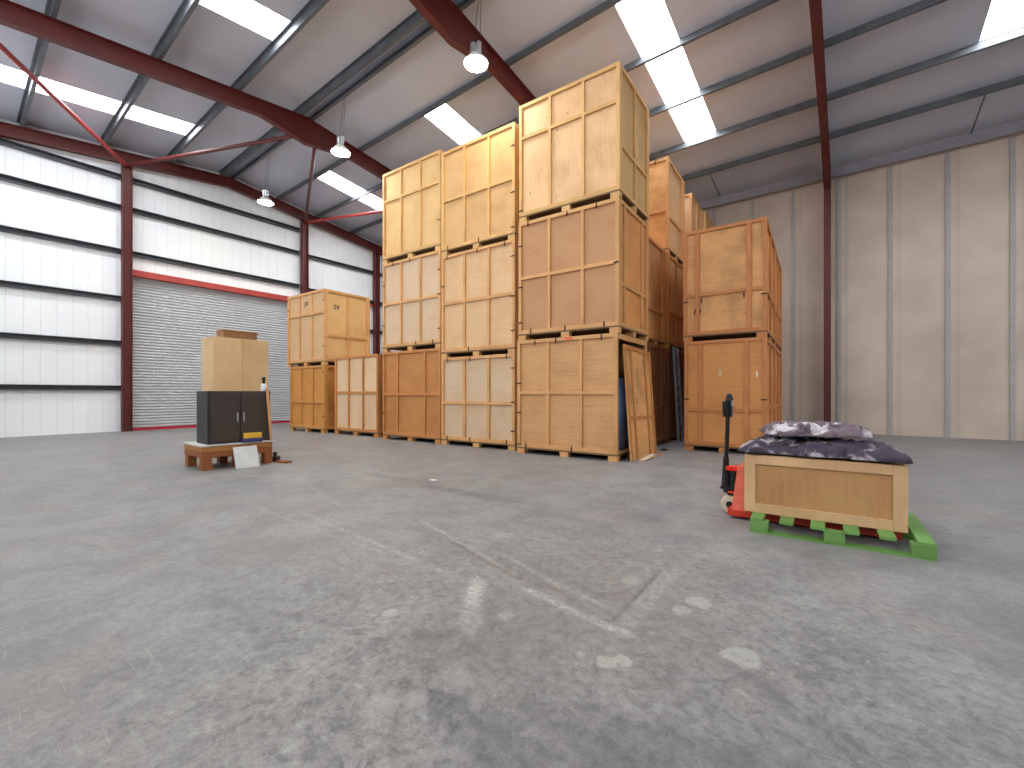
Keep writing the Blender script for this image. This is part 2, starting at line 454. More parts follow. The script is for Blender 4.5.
for i, x in enumerate(FRAMES):
    gable = i == 0
    t = bpy.data.objects.new('portal_frame', None); COL.objects.link(t); struct(t); t.location = (x, YR, 0)
    for s in (-1, 1):
        bm = NB()
        ye = s * (YN - YR - 0.30)
        dep = 0.42 if not gable else 0.36
        def tp(dy): return (0, dy, zP(YR + dy))
        if gable: ibeam_run(bm, tp(0), tp(ye), dep, dep)
        else:
            ibeam_run(bm, tp(0), tp(s * 1.25), 0.78, dep)
            ibeam_run(bm, tp(s * 1.25), tp(ye - s * 2.2), dep, dep)
            ibeam_run(bm, tp(ye - s * 2.2), tp(ye), dep, 0.85)
        obj('rafter', bm, red, t)
        bm = NB()
        ibeam_run(bm, (0, ye, 0), (0, ye, zP(YR + ye) - 0.02), 0.42, 0.42, down=Vector((0, -s, 0)))
        obj('column', bm, red, t)
# gable posts
for y in (-0.05, 3.54, 9.34, 12.93):
    bm = NB()
    ibeam_run(bm, (0, 0.125, 0), (0, 0.125, zP(y) - 0.36), 0.25, 0.25, wid=0.22, down=Vector((0, -1, 0)))
    bx(bm, -0.002, 0.118, -0.12, 0.12, zP(y) - 0.40, zP(y) - 0.385)
    o = struct(obj('gable_column', bm, red)); o.location = (-18.40, y, 0)
# wind braces from the gable columns up to the next frame
for p0, p1, r, m in (((-18.35, 9.34, 8.56), (-12.68, 6.75, 8.62), 0.055, red),
                  ((-18.35, 9.40, 8.56), (-12.68, 11.2, 8.42), 0.055, red_bright),
                  ((-18.35, 3.54, 8.56), (-12.68, 6.05, 8.62), 0.055, red),
                  ((-18.35, 3.50, 8.56), (-12.68, 0.0, 8.30), 0.055, red_bright)):
    bm = NB(); tube(bm, p0, p1, r, n=12)
    struct(obj('wind_brace', bm, m))

# walls
clad = sheet('white_cladding', (248, 251, 255), 'Y', 0.333, 0.45, 0.35, 0.03)
DY0, DY1, DZ = 3.72, 9.12, 5.06
def gable_wall(name, x0, x1, door):
    bm = NB()
    def pane(y0, y1, z0):
        ys = [y0] + ([YR] if y0 < YR < y1 else []) + [y1]
        for a, b in zip(ys, ys[1:]):
            prism(bm, [(a, z0), (b, z0), (b, zS(b)), (a, zS(a))], lambda p, q: Vector((x0, p, q)), lambda p, q: Vector((x1, p, q)))
    if door: pane(YS, DY0, 0); pane(DY0, DY1, DZ); pane(DY1, YN, 0)
    else: pane(YS, YN, 0)
    return struct(obj(name, bm, clad))
gable_wall('wall_west', XW - 0.08, XW, True)
gable_wall('wall_east', XE, XE + 0.08, False)
board = sheet('brown_wall_board', (208, 192, 176), 'X', 1.2, 0.7, 0.3, 0.12)
for nm, y0, y1 in (('wall_north', YN, YN + 0.08), ('wall_south', YS - 0.08, YS)):
    bm = NB(); bx(bm, XW, XE, y0, y1, 0, zS(YN) + 0.05)
    struct(obj(nm, bm, board if nm == 'wall_north' else sheet('white_cladding_side', (222, 228, 232), 'X', 0.333, 0.45, 0.35, 0.03)))
post_m = plain('pale_wall_post', (176, 172, 170), 0.6)
for i in range(-11, 8):
    x = -3.8 + 1.2 * i
    if x > XE - .2 or x < XW + .2: continue
    bm = NB(); bx(bm, x - 0.05, x + 0.05, YN - 0.05, YN, 0, 7.86)
    struct(obj('wall_post', bm, post_m))
# sheeting rails on the gable
def rail(y0, y1, z, m=galv_dark, h=0.16):
    bm = NB()
    prism(bm, [(0, 0), (0.12, 0), (0.12, 0.02), (0.008, 0.02), (0.008, h - 0.02), (0.12, h - 0.02), (0.12, h), (0, h)],
          lambda p, q: Vector((XW + 0.005 + p, y0, z - h / 2 + q)), lambda p, q: Vector((XW + 0.005 + p, y1, z - h / 2 + q)))
    return struct(obj('sheeting_rail', bm, m))
for z in (5.80, 7.22, 8.20): rail(YS, 9.22, z)
for z in (1.4, 2.84, 4.28): rail(YS, DY0 - 0.12, z); 
for z in (1.4, 2.84, 4.28, 5.72, 7.18): rail(9.46, YN, z)
# door header and jambs in red
bm = NB(); bx(bm, XW, XW + 0.22, DY0 - 0.1, DY1 + 0.1, DZ + 0.0, DZ + 0.2)
struct(obj('trim_1', bm, red_bright))
for nm, ya, yb in (('trim_2', DY0 - 0.1, DY0 - 0.02), ('trim_3', DY1 + 0.02, DY1 + 0.1)):
    bm = NB(); bx(bm, XW, XW + 0.14, ya, yb, 0, DZ - 0.001); struct(obj(nm, bm, red))
bm = NB(); bx(bm, XW + 0.01, XW + 0.15, 9.47, 12.8, 5.52, 5.62); struct(obj('trim_4', bm, red_bright))

# roller shutter
t = bpy.data.objects.new('door_1', None); COL.objects.link(t); struct(t); t.location = (XW - 0.03, (DY0 + DY1) / 2, 0)
shut = plain('shutter_slats', (186, 188, 192), 0.45, 0.15, 0.06, 2)
bm = NB(); prof = []
pitch = 0.098; n = int((DZ - 0.08) / pitch)
for i in range(n):
    z0 = 0.08 + i * pitch
    for j in range(5):
        a = j / 5; prof.append((0.030 * math.sin(PI * min(1, a * 1.15)) if a < 0.87 else 0.0, z0 + a * pitch))
prof.append((0, 0.08 + n * pitch))
front = [(bm.verts.new((0.02 + x, DY0 - t.location.y, z)), bm.verts.new((0.02 + x, DY1 - t.location.y, z))) for x, z in prof]
for a, b in zip(front, front[1:]): bm.faces.new((a[0], a[1], b[1], b[0]))
hy = (DY1 - DY0) / 2
bx(bm, -0.02, 0.012, -hy, hy, 0.08, DZ)
obj('shutter_curtain', bm, shut, t)
bm = NB(); bx(bm, -0.02, 0.07, -hy, hy, 0.0, 0.078); obj('bottom_rail', bm, plain('crimson_bottom_rail', (186, 34, 62), 0.45), t)

# ---------------------------------------------------------------- high-bay lamps
alum = plain('spun_aluminium', (205, 208, 210), 0.28, 0.85, 0.05)
lamp_em = emitter('lamp_glow', (1.0, 0.94, 0.78, 1), LAMP_POWER)
wire_m = plain('dark_wire', (40, 40, 42), 0.5)
refl_m = plain('pearl_reflector', (232, 232, 226), 0.3, 0.2, 0.04)
def make_lamp(x, y, z, label):
    t = thing('high_bay_lamp', label, 'ceiling lamp', (x, y, z), 0, 'high-bay lamps hung below the ridge')
    bm = NB(); lathe(bm, [(0.075, 0.20), (0.10, 0.17), (0.15, 0.13), (0.205, 0.07), (0.245, 0.0), (0.255, -0.01), (0.24, -0.005), (0.2, 0.06), (0.145, 0.12), (0.09, 0.165), (0.0, 0.17)])
    obj('lamp_shade', bm, refl_m, t, smooth=True)
    bm = NB(); lathe(bm, [(0.0, -0.035), (0.10, -0.03), (0.18, -0.018), (0.232, 0.004), (0.232, 0.012), (0.0, 0.012)])
    obj('lamp_lens', bm, lamp_em, t, smooth=True)
    bm = NB(); lathe(bm, [(0.0, 0.20), (0.062, 0.20), (0.065, 0.21), (0.065, 0.42), (0.055, 0.44), (0.0, 0.44)], 20, (-0.075, 0, 0))
    obj('ballast_housing', bm, alum, t, smooth=False)
    bm = NB(); lathe(bm, [(0.0, 0.20), (0.048, 0.20), (0.05, 0.21), (0.05, 0.38), (0.04, 0.40), (0.0, 0.40)], 20, (0.075, 0, 0))
    obj('ballast_housing', bm, alum, t, smooth=False)
    bm = NB(); bx(bm, -0.13, 0.13, -0.02, 0.02, 0.185, 0.205); obj('bracket', bm, alum, t)
    top = zP(6.62) + 0.01 - z
    bm = NB(); tube(bm, (-0.11, 0, 0.2), (-0.03, 6.62 - y, top), 0.005, n=6); tube(bm, (0.11, 0, 0.2), (0.03, 6.62 - y, top), 0.005, n=6)
    obj('suspension_wire', bm, wire_m, t)
    return t
make_lamp(-5.92, 6.50, 7.86, 'lit high-bay lamp nearest the camera, hanging beside the front red rafter')
make_lamp(-10.85, 6.50, 7.74, 'lit high-bay lamp hanging beside the second red rafter, between two others')
make_lamp(-15.40, 6.50, 7.60, 'farthest lit high-bay lamp, hanging near the white cladding wall')

# ---------------------------------------------------------------- storage crates
ROT = R(2.55)
RM = Matrix.Rotation(ROT, 4, 'Z')
def C2W(x, y): v = RM @ Vector((x, y, 0)); return v.x, v.y
clip_m = plain('black_steel_clip', (26, 24, 24), 0.45, 0.5)
dark_m = plain('pallet_underside', (120, 92, 62), 0.8)
_b = NB(); bx(_b, -0.012, 0.012, -0.004, 0.0, -0.055, 0.055); bx(_b, -0.015, 0.015, -0.009, -0.004, -0.014, 0.014)
_o = obj('clip', _b, clip_m); CLIP = _o.data; bpy.data.objects.remove(_o)
_o = None
def panel(root, name, wid, H, z0, verts, hors, ply, bat, ends=(0.07, 0.07), top=0.07, bot=0.075, labels=None):
    """framed ply panel in its own x-z plane, outer face at y = 0 looking to -y; origin at panel centre bottom"""
    h = wid / 2
    bm = NB(); bx(bm, -h, h, 0.045, 0.057, z0, H)
    p = obj(name, bm, ply, root)
    def batten(x0, x1, za, zb, d=0.0):
        b = NB(); bx(b, x0, x1, d, 0.0445, za, zb)
        return obj('batten', b, bat, p, bevel=0.003)
    batten(-h, -h + ends[0], z0, H); batten(h - ends[1], h, z0, H)
    batten(-h + ends[0], h - ends[1], H - top, H, 0.001)
    batten(-h + ends[0], h - ends[1], z0, z0 + bot, 0.001)
    xs = []
    for v in verts:
        vx, vw = (v if isinstance(v, tuple) else (v, 0.062))
        xc = -h + vx * wid; xs.append((xc - vw / 2, xc + vw / 2))
        batten(xc - vw / 2, xc + vw / 2, z0 + bot, H - top, 0.002)
    for hz in hors:
        zc = z0 + hz * (H - z0)
        b = NB(); e = [(-h + ends[0])] + [q for a in xs for q in a] + [h - ends[1]]
        for a0, a1 in zip(e[::2], e[1::2]): bx(b, a0, a1, 0.003, 0.0445, zc - 0.033, zc + 0.033)
        obj('batten', b, bat, p)
    return p

def crate(label, X, Y, z, L, D, H, ply='ply_pale', side_ply=None, bat='batten_light', fv=(1/3, 2/3), fh=(0.5,), sv=(0.5,), sh=(0.36,),
          clips_top=(), clips_bot=(), left_clips=(0.25, 0.6, 0.85), right_clips=(), side_clips=(), group=None, open_side=False, foot=0.10, jog=0.0, mid_foot=True, grey_feet=False):
    side_ply = side_ply or ply
    xw, yw = C2W(X + L / 2, Y + D / 2)
    t = thing('storage_crate', label, 'crate', (xw, yw, z), ROT + jog, group)
    plm, spm, bm_ = M[ply], M[side_ply], M[bat]
    z0 = foot + 0.03
    # pallet base: nine blocks and a deck
    fw = 0.18
    fb = NB(); bx(fb, -fw / 2, fw / 2, -0.06, 0.06, 0, foot)
    f0 = obj('foot', fb, M['batten_grey'] if grey_feet else bm_, t, bevel=0.004)
    for i, fx in enumerate((-L / 2 + fw / 2, 0, L / 2 - fw / 2)):
        if i == 1 and not mid_foot: continue
        for j, fy in enumerate((-D / 2 + 0.062, 0, D / 2 - 0.062)):
            if i == 0 and j == 0: o = f0
            else: o = f0.copy(); COL.objects.link(o)
            o.parent = t; o.location = (fx, fy, 0)
    b = NB(); bx(b, -L / 2, L / 2, -D / 2, D / 2, foot, z0 - 0.001); obj('deck', b, dark_m, t)
    lid = NB(); bx(lid, -L / 2 + 0.06, L / 2 - 0.06, -D / 2 + 0.06, D / 2 - 0.06, H - 0.03, H - 0.008); obj('lid', lid, plm, t)
    fp = panel(t, 'front_panel', L, H, z0, fv, fh, plm, bm_); fp.location = (0, -D / 2, 0)
    bk = panel(t, 'back_panel', L, H, z0, (), (), plm, bm_); bk.location = (0, D / 2, 0); bk.rotation_euler = (0, 0, PI)
    if not open_side:
        sp = panel(t, 'side_panel', D - 0.118, H, z0, sv, sh, spm, bm_); sp.location = (L / 2, 0, 0); sp.rotation_euler = (0, 0, PI / 2)
        for (a, hz) in side_clips: inst('clip', CLIP, sp, ((a - .5) * D, 0.001, hz * H), (0, 0, 0))
    else:
        # the doorway keeps only its frame
        b = NB(); w2 = (D - 0.118) / 2
        bx(b, L / 2 - 0.034, L / 2, -w2, w2, H - 0.10, H); bx(b, L / 2 - 0.034, L / 2, -w2, w2, z0, z0 + 0.05); bx(b, L / 2 - 0.034, L / 2, w2 - 0.06, w2, z0 + 0.05, H - 0.10)
        obj('side_frame', b, bm_, t)
    sp = panel(t, 'side_panel', D - 0.118, H, z0, (), (), plm, bm_); sp.location = (-L / 2, 0, 0); sp.rotation_euler = (0, 0, -PI / 2)
    for a in clips_top: inst('clip', CLIP, fp, ((a - .5) * L, 0, H - 0.06))
    for a in clips_bot: inst('clip', CLIP, fp, ((a - .5) * L, 0, z0 + 0.04))
    for a in left_clips: inst('clip', CLIP, fp, (-L / 2 + 0.05, 0, H * a), (0, PI / 2, 0))
    for a in right_clips: inst('clip', CLIP, fp, (L / 2 - 0.05, 0, H * a), (0, PI / 2, 0))
    return t

M = {}
def W(n, rgb, **k): M[n] = wood(n, rgb, **k)
W('ply_knotty', (234, 198, 156), along='Z', knots=0.9, contrast=0.14, blotch=0.2)
W('ply_gold', (222, 190, 136), along='Z', contrast=0.10, knots=0.2)
W('ply_golden_plain', (214, 178, 128), along='X', contrast=0.12)
W('ply_pinkish', (198, 154, 114), along='X', contrast=0.08, blotch=0.10)
W('ply_tan', (214, 170, 122), along='X', contrast=0.22, blotch=0.14)
W('ply_pale', (218, 188, 150), along='X', contrast=0.10, blotch=0.10)
W('ply_whitish', (216, 196, 172), along='X', contrast=0.08, blotch=0.08)
W('ply_greyish', (222, 200, 172), along='X', contrast=0.10, blotch=0.08)
W('ply_brown', (196, 140, 84), along='X', contrast=0.20, blotch=0.2)
W('ply_orange', (216, 158, 96), along='X', contrast=0.12, knots=0.15)
W('ply_stained', (196, 146, 96), along='Z', contrast=0.12, blotch=0.5)
W('ply_flaked', (232, 182, 124), along='X', contrast=0.2, knots=0.25, blotch=0.45)
W('ply_yellow', (206, 150, 80), along='X', contrast=0.14)
W('batten_light', (216, 170, 118), along='Z', contrast=0.12)
W('batten_gold', (222, 184, 124), along='Z', contrast=0.12)
W('batten_orange', (200, 140, 82), along='Z', contrast=0.16)
W('batten_red', (204, 140, 88), along='Z', contrast=0.16)
W('ply_aisle_shade', (128, 84, 50), along='X', contrast=0.16)  # shade of the aisle put into the ply colour
W('batten_aisle_shade', (134, 88, 54), along='Z', contrast=0.16)  # batten colour darkened the same way for the aisle shade
W('batten_grey', (186, 158, 122), along='X', contrast=0.12)
W('batten_yellow', (206, 152, 86), along='Z', contrast=0.12)

GA = 'crates in the tall nearest column'
G1, G2, G3 = 'crates stacked in the nearest tall stack', 'crates stacked in the middle tall stack', 'crates stacked in the left tall stack'
# nearest tall stack
crate('open bottom crate of the nearest tall stack, its side panel taken off and leaning', -5.076, 7.42, 0, 2.16, 1.66, 2.309, 'ply_tan', None, 'batten_light',
      fh=(0.51,), clips_top=(0.2, 0.42, 0.86), clips_bot=(0.1, 0.58), left_clips=(0.08, 0.36, 0.62), group=G1, open_side=True)
crate('middle crate of the nearest tall stack, pinkish brown ply with tall narrow side strips', -5.045, 7.42, 2.309, 2.16, 1.66, 2.418, 'ply_pinkish', 'ply_orange', 'batten_light',
      fh=(0.50,), sv=(0.17, 0.80), sh=(0.34,), clips_top=(0.11, 0.52, 0.80), clips_bot=(0.14, 0.5, 0.87), left_clips=(0.15, 0.45, 0.8), right_clips=(0.52,), group=G1)
crate('topmost crate of the nearest tall stack, highest of all, knotty pale ply under rooflight', -5.03, 7.42, 4.727, 2.16, 1.66, 2.406, 'ply_knotty', 'ply_gold', 'batten_gold',
      fh=(0.70,), sv=(0.5,), sh=(0.37,), left_clips=(0.1,), group=G1)
# middle tall stack
crate('bottom crate of the middle tall stack, pinkish white lower panes, shortest in its stack', -7.42, 7.609, 0, 2.15, 1.66, 2.078, 'ply_whitish', None, 'batten_light',
      fh=(0.45,), clips_top=(0.09, 0.42, 0.9), clips_bot=(0.09, 0.42, 0.9), left_clips=(), right_clips=(0.2, 0.5, 0.85), group=G2)
crate('middle crate of the middle tall stack, even pale ply with six near equal panes', -7.42, 7.609, 2.078, 2.15, 1.66, 2.447, 'ply_pale', None, 'batten_light',
      fh=(0.50,), clips_top=(0.09, 0.52, 0.88), clips_bot=(0.40,), left_clips=(0.7,), right_clips=(0.2, 0.5, 0.85), group=G2)
crate('top crate of the middle tall stack, golden ply beside the highest crate', -7.42, 7.609, 4.525, 2.15, 1.66, 2.484, 'ply_golden_plain', None, 'batten_gold',
      fh=(0.50,), clips_bot=(0.1, 0.54), left_clips=(), right_clips=(0.1, 0.4, 0.8), group=G2)
# left tall stack
crate('bottom crate of the left tall stack, dark brown ply with one wide middle pane', -9.606, 7.609, 0, 2.155, 1.66, 2.329, 'ply_brown', None, 'batten_orange',
      fv=(0.27, 0.74), fh=(0.49,), left_clips=(0.3,), group=G3)
crate('middle crate of the left tall stack, pale pinkish white ply', -9.606, 7.609, 2.329, 2.155, 1.66, 2.375, 'ply_whitish', None, 'batten_light',
      fh=(0.51,), clips_top=(0.19, 0.5), clips_bot=(0.6, 0.88), left_clips=(0.3, 0.75), right_clips=(0.2, 0.55, 0.8), group=G3)
crate('top crate of the left tall stack, knotty golden ply with short upper panes', -9.606, 7.609, 4.704, 2.155, 1.66, 2.42, 'ply_gold', None, 'batten_gold',
      fh=(0.67,), left_clips=(), right_clips=(0.3,), group=G3)
# single crate and two-high stack
crate('single greyish white crate standing alone, left of the dark brown crate', -12.05, 7.76, 0, 2.05, 1.66, 2.33, 'ply_greyish', 'ply_brown', 'batten_orange',
      fh=(0.51,), sv=(), sh=(), left_clips=(), side_clips=((0.4, 0.42),))
crate('yellowish brown crate at the bottom of the two-high stack near the shutter', -14.38, 7.62, 0, 2.0, 1.66, 2.10, 'ply_yellow', 'ply_yellow', 'batten_yellow',
      fh=(0.42,), sv=(0.5,), sh=(0.36,), left_clips=(), right_clips=(0.25, 0.9), side_clips=((0.3, 0.45), (0.3, 0.2)))
num = crate('light ply crate with stencilled numbers, on the yellowish brown crate near the shutter', -14.53, 7.62, 2.10, 2.16, 1.66, 2.35, 'ply_pale', 'ply_gold', 'batten_light',
      fh=(0.68,), sv=(0.5,), sh=(0.36,), left_clips=(0.8,), right_clips=(0.25, 0.85))
# stacks going back along the aisle
GB = 'crates stacked in the rows behind the nearest tall stack'
crate('lower crate coloured dark for aisle shade, directly behind the leaning side panel', -5.20, 9.26, 0, 2.17, 1.66, 2.33, 'ply_aisle_shade', 'ply_aisle_shade', 'batten_aisle_shade', sv=(0.2, 0.8), group=GB)
crate('upper crate of the two-high stack behind the tallest stack, brown stain down its side', -5.20, 9.26, 2.33, 2.17, 1.66, 2.37, 'ply_orange', 'ply_stained', 'batten_orange', sv=(0.86,), sh=(0.3,), group=GB)
crate('bottom crate of the three-high aisle stack, coloured dark for aisle shade, by the ladder', -5.20, 11.08, 0, 2.17, 1.60, 2.35, 'ply_aisle_shade', 'ply_aisle_shade', 'batten_aisle_shade', group=GB)
crate('middle crate of the three-high aisle stack behind the stained crate', -5.20, 11.08, 2.35, 2.17, 1.60, 2.37, 'ply_tan', 'ply_tan', 'batten_orange', sv=(0.5,), group=GB)
crate('top crate of the three-high aisle stack, pinkish ply front showing above stained crate', -5.20, 11.08, 4.72, 2.17, 1.60, 2.40, 'ply_flaked', 'ply_pale', 'batten_light', fh=(0.42,), sv=(0.86,), sh=(0.36,), clips_top=(0.85,), group=GB)
for k, (y0, xr, nm) in enumerate(((13.40, -5.17, 'second last'), (14.98, -5.10, 'last'))):
    for q in range(3):
        crate(('%s crate of the %s stack along the back aisle, near the brown wall' % (('lowest', 'middle', 'top')[q], nm)), xr, y0, 2.36 * q, 2.17, 1.50, 2.36, 'ply_pale', 'ply_pale', 'batten_light', group=GB)
# stack on the right of the aisle, short ends forward
GR = 'crates stacked on the right of the aisle'
c = crate('lower crate of the right-hand stack, orange ply behind the pallet truck handle', -2.36, 9.86, 0, 1.55, 2.16, 2.34, 'ply_orange', 'ply_orange', 'batten_red',
      fv=((0.21, 0.09), (0.77, 0.09)), fh=(0.34,), left_clips=(0.47,), right_clips=(0.47,), group=GR)
c2 = crate('upper crate of the right-hand stack, flaky golden ply with loose corner brackets', -2.38, 9.86, 2.34, 1.57, 2.16, 2.36, 'ply_flaked', 'ply_orange', 'batten_red',
      mid_foot=False, fv=((0.18, 0.09), (0.80, 0.09)), fh=(0.38,), left_clips=(0.36,), right_clips=(0.36,), group=GR)
for o in c2.children:
    if o.name.startswith('front_panel'):
        inst('clip', CLIP, o, (-0.42, 0.038, 0.85)); inst('clip', CLIP, o, (0.38, 0.038, 0.88)); inst('clip', CLIP, o, (-0.55, -0.002, 0.62), (0, 0.2, 0)); inst('clip', CLIP, o, (-0.45, 0.038, 0.62), (0, 0.2, 0))
crate('lower crate added behind the right-hand stack to shade the aisle', -2.36, 12.12, 0, 1.55, 2.16, 2.34, 'ply_orange', 'ply_orange', 'batten_red', group='crates added behind the right-hand stack')  # this crate and the next are added to shade the aisle
crate('upper crate added behind the right-hand stack to shade the aisle', -2.36, 12.12, 2.34, 1.55, 2.16, 2.34, 'ply_orange', 'ply_orange', 'batten_red', group='crates added behind the right-hand stack')
# whitish staple scars on the lower one
scar = plain('pale_scar', (236, 222, 196), 0.7)
for o in c.children:
    if o.name.startswith('front_panel'):
        for x, z in ((-0.07, 1.66), (0.60, 1.62)):
            b = NB(); bx(b, x - 0.02, x + 0.01, 0.042, 0.045, z - 0.07, z + 0.05); bx(b, x - 0.02, x + 0.022, 0.042, 0.045, z - 0.03, z + 0.0)
            obj('scuff_mark', b, scar, o)

# stencilled numbers 59
ink = plain('stencil_ink', (78, 70, 62), 0.8)
def text_mesh(s, size, mat, parent, loc, rot, name, ext=0.0015):
    cu = bpy.data.curves.new(name, 'FONT'); cu.body = s; cu.size = size; cu.extrude = ext; cu.align_x = 'CENTER'; cu.align_y = 'CENTER'; cu.offset = 0.004
    tmp = bpy.data.objects.new(name + '_t', cu); COL.objects.link(tmp)
    dg = bpy.context.evaluated_depsgraph_get(); me = bpy.data.meshes.new_from_object(tmp.evaluated_get(dg))
    bpy.data.objects.remove(tmp)
    me.materials.clear(); me.materials.append(mat)
    o = bpy.data.objects.new(name, me); COL.objects.link(o); o.parent = parent; o.location = loc; o.rotation_euler = rot
    return o
for o in list(num.children):
    if o.name.startswith('front_panel'): text_mesh('59', 0.21, ink, o, (-0.02, 0.042, 1.98), (PI / 2, 0, 0), 'stencil_number')
    if o.name.startswith('side_panel') and o.location.x > 0: text_mesh('59', 0.21, ink, o, (-0.40, 0.042, 1.83), (PI / 2, 0, 0), 'stencil_number')
# orange sticker on the top rail of the open crate
open_crate = [o for o in COL.objects if o.get('label', '').startswith('open bottom crate')][0]
for o in open_crate.children:
    if o.name.startswith('front_panel'):
        b = NB(); bx(b, 0.02, 0.19, -0.003, 0.0, 2.247, 2.30); obj('sticker', b, plain('orange_sticker', (238, 110, 52), 0.5), o)

# ---------------------------------------------------------------- leaning side panel of the open crate
def crate_frame(p):
    x, y = C2W(p[0], p[1]); return Vector((x, y, p[2]))
pb0 = crate_frame((-2.70, 7.57, 0.0)); pb1 = crate_frame((-2.70, 9.05, 0.0)); pt0 = crate_frame((-2.905, 7.66, 2.12))
t = thing('leaning_side_panel', 'detached ply side panel leaning against the open bottom crate', 'crate panel', pb0)
ex = (pb1 - pb0).normalized(); up = (pt0 - pb0); up = (up - ex * up.dot(ex) * 0.0); ez = up.normalized(); ey = ez.cross(ex).normalized() # outward = -ey side
ey = -ex.cross(ez).normalized()
Mx = Matrix(((ex.x, ey.x, ez.x, pb0.x), (ex.y, ey.y, ez.y, pb0.y), (ex.z, ey.z, ez.z, pb0.z), (0, 0, 0, 1)))
t.matrix_world = Mx
wd, hh = 1.48, 2.13
b = NB(); bx(b, 0, wd, 0.022, 0.034, 0, hh); obj('ply_sheet', b, M['ply_flaked'], t)
for x0, x1, z0, z1 in ((0, 0.08, 0, hh), (0.30, 0.37, 0.0, hh - 0.08), (1.06, 1.13, 0.0, hh - 0.08), (wd - 0.08, wd, 0, hh), (0.08, wd - 0.08, hh - 0.08, hh)):
    b = NB(); bx(b, x0, x1, 0.0, 0.0215, z0, z1); obj('batten', b, M['batten_orange'], t, bevel=0.003)
b = NB()
for a0, a1 in ((0.08, 0.30), (0.37, 1.06), (1.13, wd - 0.08)): bx(b, a0, a1, 0.001, 0.0215, 0.74, 0.81)
obj('batten', b, M['batten_orange'], t)

# contents of the open crate
x, y = C2W(-3.13, 7.98)
b = NB(); bx(b, -0.16, 0.16, -0.42, 0.42, 0, 1.42)
bmesh.ops.bevel(b, geom=list(b.edges), offset=0.05, segments=4, affect='EDGES')
o = obj('wrapped_mattress', b, plain('blue_grey_wrap', (98, 108, 140), 0.4, 0, 0.25, 4, 0.4), None, smooth=True)
o.location = (x, y, 0.132); o.rotation_euler = (0, 0, ROT); tag(o, 'blue grey wrapped mattress standing inside the open bottom crate', 'mattress')

# bits on the floor beside the leaning panel
paper = plain('torn_cardboard', (222, 202, 178), 0.8)
def scrap(name, pts, z, m, label, cat):
    bm = NB(); a = [bm.verts.new(Vector(p)) for p in pts]; bb = [bm.verts.new(Vector(p) + Vector((0, 0, 0.006))) for p in pts]
    n = len(pts); bm.faces.new(a[::-1]); bm.faces.new(bb)
    for i in range(n): bm.faces.new((a[i], a[(i + 1) % n], bb[(i + 1) % n], bb[i]))
    o = obj(name, bm, m); c0 = crate_frame(z); o.location = c0; o.rotation_euler = (0, 0, ROT); tag(o, label, cat); return o
scrap('cardboard_scrap', [(0, 0, 0), (0.08, -0.03, 0.0), (0.13, 0.24, 0.03), (0.11, 0.55, 0.06), (0.03, 0.5, 0.05), (-0.01, 0.2, 0.02)], (-2.66, 7.86, 0.0), paper, 'pale torn cardboard scrap on the floor under the leaning panel', 'scrap')
scrap('wood_offcut', [(0, 0, 0), (0.05, 0.0, 0.0), (0.06, 0.8, 0.0), (0.01, 0.8, 0.0)], (-2.60, 8.35, 0.0), M['batten_orange'], 'thin brown wood offcut on the floor beside the leaning panel', 'offcut')
b = NB(); lathe(b, [(0.0, 0.0), (0.07, 0.0), (0.075, 0.02), (0.05, 0.035), (0.0, 0.035)], 14)
o = obj('plastic_cap', b, clip_m); o.location = crate_frame((-2.70, 9.55, 0)); tag(o, 'small flat black cap lying on the floor at the aisle mouth', 'cap')
b = NB(); vs = [b.verts.new(p) for p in ((0, 0, 0), (0.09, -0.01, 0), (0.11, 0.05, 0), (0.03, 0.07, 0))]; b.faces.new(vs)
r = bmesh.ops.extrude_face_region(b, geom=list(b.faces)); bmesh.ops.translate(b, verts=[v for v in r['geom'] if isinstance(v, bmesh.types.BMVert)], vec=(0, 0, 0.008))
o = obj('paper_chip', b, plain('white_chip', (240, 240, 238), 0.6)); o.location = (-4.68, 4.16, 0.0); tag(o, 'tiny white chip on the open concrete floor', 'paper scrap')

# ladder in the aisle
p0 = crate_frame((-2.85, 11.35, 0))
t = thing('ladder', 'grey aluminium ladder leaning on the shadowed stack in the aisle', 'ladder', p0, ROT)
lean = -0.13; yy = 0.38
al = plain('ladder_aluminium', (150, 162, 178), 0.45, 0.2)
for y in (0, yy):
    b = NB(); tube(b, (0, y, 0), (lean, y, 2.40), 0.032, n=8); obj('stile', b, al, t)
for i in range(9):
    f = (i + 0.7) / 9.4; b = NB(); tube(b, (lean * f, 0.0, 2.4 * f), (lean * f, yy, 2.4 * f), 0.017, n=8); obj('rung', b, al, t)
# black strap hanging on the crate behind the panel
t = thing('webbing_strap', 'black ratchet strap hanging on the shadowed crate behind leaning panel', 'strap', crate_frame((-3.03, 9.62, 1.42)), ROT)
b = NB(); bx(b, 0, 0.05, -0.10, 0.10, 0.0, 0.22); obj('ratchet', b, clip_m, t, bevel=0.012)
b = NB(); prism(b, [(-0.02, 0), (0.03, 0), (0.03, 0.004), (-0.02, 0.004)], lambda p, q: Vector((0.004 + q, p + 0.02, 0.02)), lambda p, q: Vector((0.03 + q, p - 0.10, -0.75)))
obj('webbing', b, clip_m, t)

